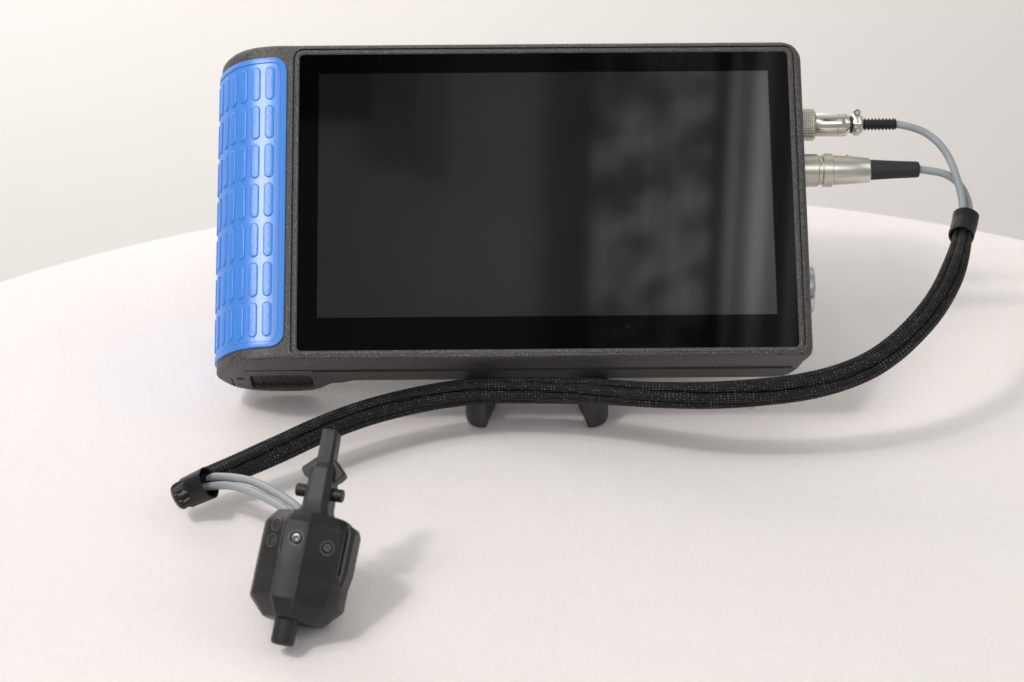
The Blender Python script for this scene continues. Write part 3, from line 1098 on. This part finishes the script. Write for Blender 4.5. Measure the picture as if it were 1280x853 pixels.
pb_b = pb.modifiers.new('bevel', 'BEVEL')
pb_b.width = .0010
pb_b.segments = 3
pb_b.limit_method = 'ANGLE'
pb_b.angle_limit = R(24)
bpy.context.view_layer.update()
bake(pb, 30)


def rotbox(cx, cy, ang, hw, depth, z0, z1):
    """slab centred at (cx,cy) whose depth axis points along ang in the section plane"""
    dx, dy = math.cos(ang), math.sin(ang)
    P = [(cx + dx * a - dy * b_, cy + dy * a + dx * b_) for a, b_ in ((-depth, -hw), (3, -hw), (3, hw), (-depth, hw))]
    return prism(P, z0, z1)


def cyl_cut(cx, cy, cz, ang, r, depth):
    v, f = lathe([(-depth, r), (2, r)], 28)
    dx, dy = math.cos(ang), math.sin(ang)
    return [(cx + x * dx - y * dy, cy + x * dy + y * dx, cz + z) for x, y, z in v], f


screws = [(0.0, 14.6, 17.9, R(92), 2.1, 1.55), (8.9, 10.15, 16.9, R(57.5), 1.95, 1.4), (-8.3, 10.45, 21.6, R(121.5), 1.75, 1.35),
          (-8.7, 10.2, 16.6, R(121.5), 1.75, 1.35), (-13.4, 5.2, 15.6, R(155), 1.7, 1.3)]
cs = [rotbox(-4.75, 13.7, R(100), .5, 3.5, 13.3, 29.3), rotbox(12.9, 5.9, R(50), .45, 3.0, 9.5, 24.4),
      rotbox(-13.5, -4, R(180), .5, 3.5, 12, 28)]
cs += [cyl_cut(x, y, z, a_, r, 1.1) for x, y, z, a_, r, rh in screws]
cs += [cyl_cut(.2, 14.5, 17.9 , R(92), .01, .01)][:0]
cut(pb, [flip(c_) for c_ in cs], 30)
for x, y, z, a_, r, rh in screws:
    sv, sf = lathe([(-1.4, rh), (-.35, rh), (-.12, rh * .9), (-.05, rh * .5), (-.5, rh * .42), (-.6, rh * .1)], 24)
    dx, dy = math.cos(a_), math.sin(a_)
    pbuild('screw', [(x + p[0] * dx - p[1] * dy, y + p[0] * dy + p[1] * dx, z + p[2]) for p in sv], sf, M_screw, smooth=40)

# outer clamp fin on the right
fin = [(13.5, 5.4), (14.7, 3.2), (14.8, -3.5), (13.7, -3.5), (13.6, 2.8), (13.0, 4.6)]
rg = []
for z, sx, dx in ((5.0, .93, 0), (11, 1.0, 0), (23.0, 1.0, 0), (25.2, .93, 0)):
    rg.append([(x * sx, y, z) for x, y in fin])
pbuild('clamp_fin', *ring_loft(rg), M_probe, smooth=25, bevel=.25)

# nozzle
nv, nf = lathe([(-1, 3.9), (.3, 4.1), (2.6, 4.1), (2.9, 3.6), (13.9, 3.6), (14.7, 3.35), (15.0, 2.9), (14.95, 1.6), (14.3, 1.5)], 36)
o = pbuild('nozzle', [(y - .3, z + 5.6, 1.6 - x * 1.0) for x, y, z in nv], nf, M_probe_dark)
bmx = bmesh.new(); bmx.from_mesh(o.data); bmesh.ops.recalc_face_normals(bmx, faces=bmx.faces); bmx.to_mesh(o.data); bmx.free()


def csec(cx, hw, y0, y1, ch, z):
    return [(cx - hw + ch, y1, z), (cx + hw - ch, y1, z), (cx + hw, y1 - ch * 1.3, z), (cx + hw, y0 + ch, z), (cx + hw - ch, y0, z), (cx - hw + ch, y0, z), (cx - hw, y0 + ch, z), (cx - hw, y1 - ch * 1.3, z)]


rg = [csec(.75, 5.3, -5.5, 8.2, 1.7, 25.5), csec(.75, 4.9, -5.2, 7.6, 1.7, 27.6), csec(.7, 4.1, -5, 6.6, 1.6, 29.5), csec(.6, 3.95, -5, 6.2, 1.6, 34), csec(.5, 3.7, -4.6, 5.8, 1.5, 41.5), csec(.5, 3.0, -3.5, 4.6, 1.2, 43.2)]
nk = pbuild('neck', *ring_loft(rg), M_probe_dark, smooth=25, bevel=.2)
# V-shaped wings
wp = [(-2.2, 45.2), (-6.3, 41.4), (-6.4, 40.5), (-5.2, 38.8), (-3.6, 37.9), (4.4, 37.9), (5.6, 38.8), (7.0, 40.4), (6.9, 41.3), (3.2, 45.0)]
v_, f_ = prism(wp, -2.6, 2.6)
pbuild('wing', [(x, z, y) for x, y, z in v_], f_, M_probe_dark, smooth=25, bevel=.35)
# cross pin
pv, pf = lathe([(-7.1, 1.75), (-6.8, 2.0), (7.5, 2.0), (7.8, 1.75)], 32)
pbuild('cross_pin', [(x, y + .8, z + 34.4) for x, y, z in pv], pf, M_probe_dark)
# blade
rg = [csec(.45, 2.75, -3.0, 3.9, .9, 42.5), csec(.35, 2.6, -3.0, 3.8, .9, 45), csec(.1, 2.45, -2.8, 3.6, .8, 53.4), csec(.1, 2.1, -2.4, 3.2, .7, 53.9)]
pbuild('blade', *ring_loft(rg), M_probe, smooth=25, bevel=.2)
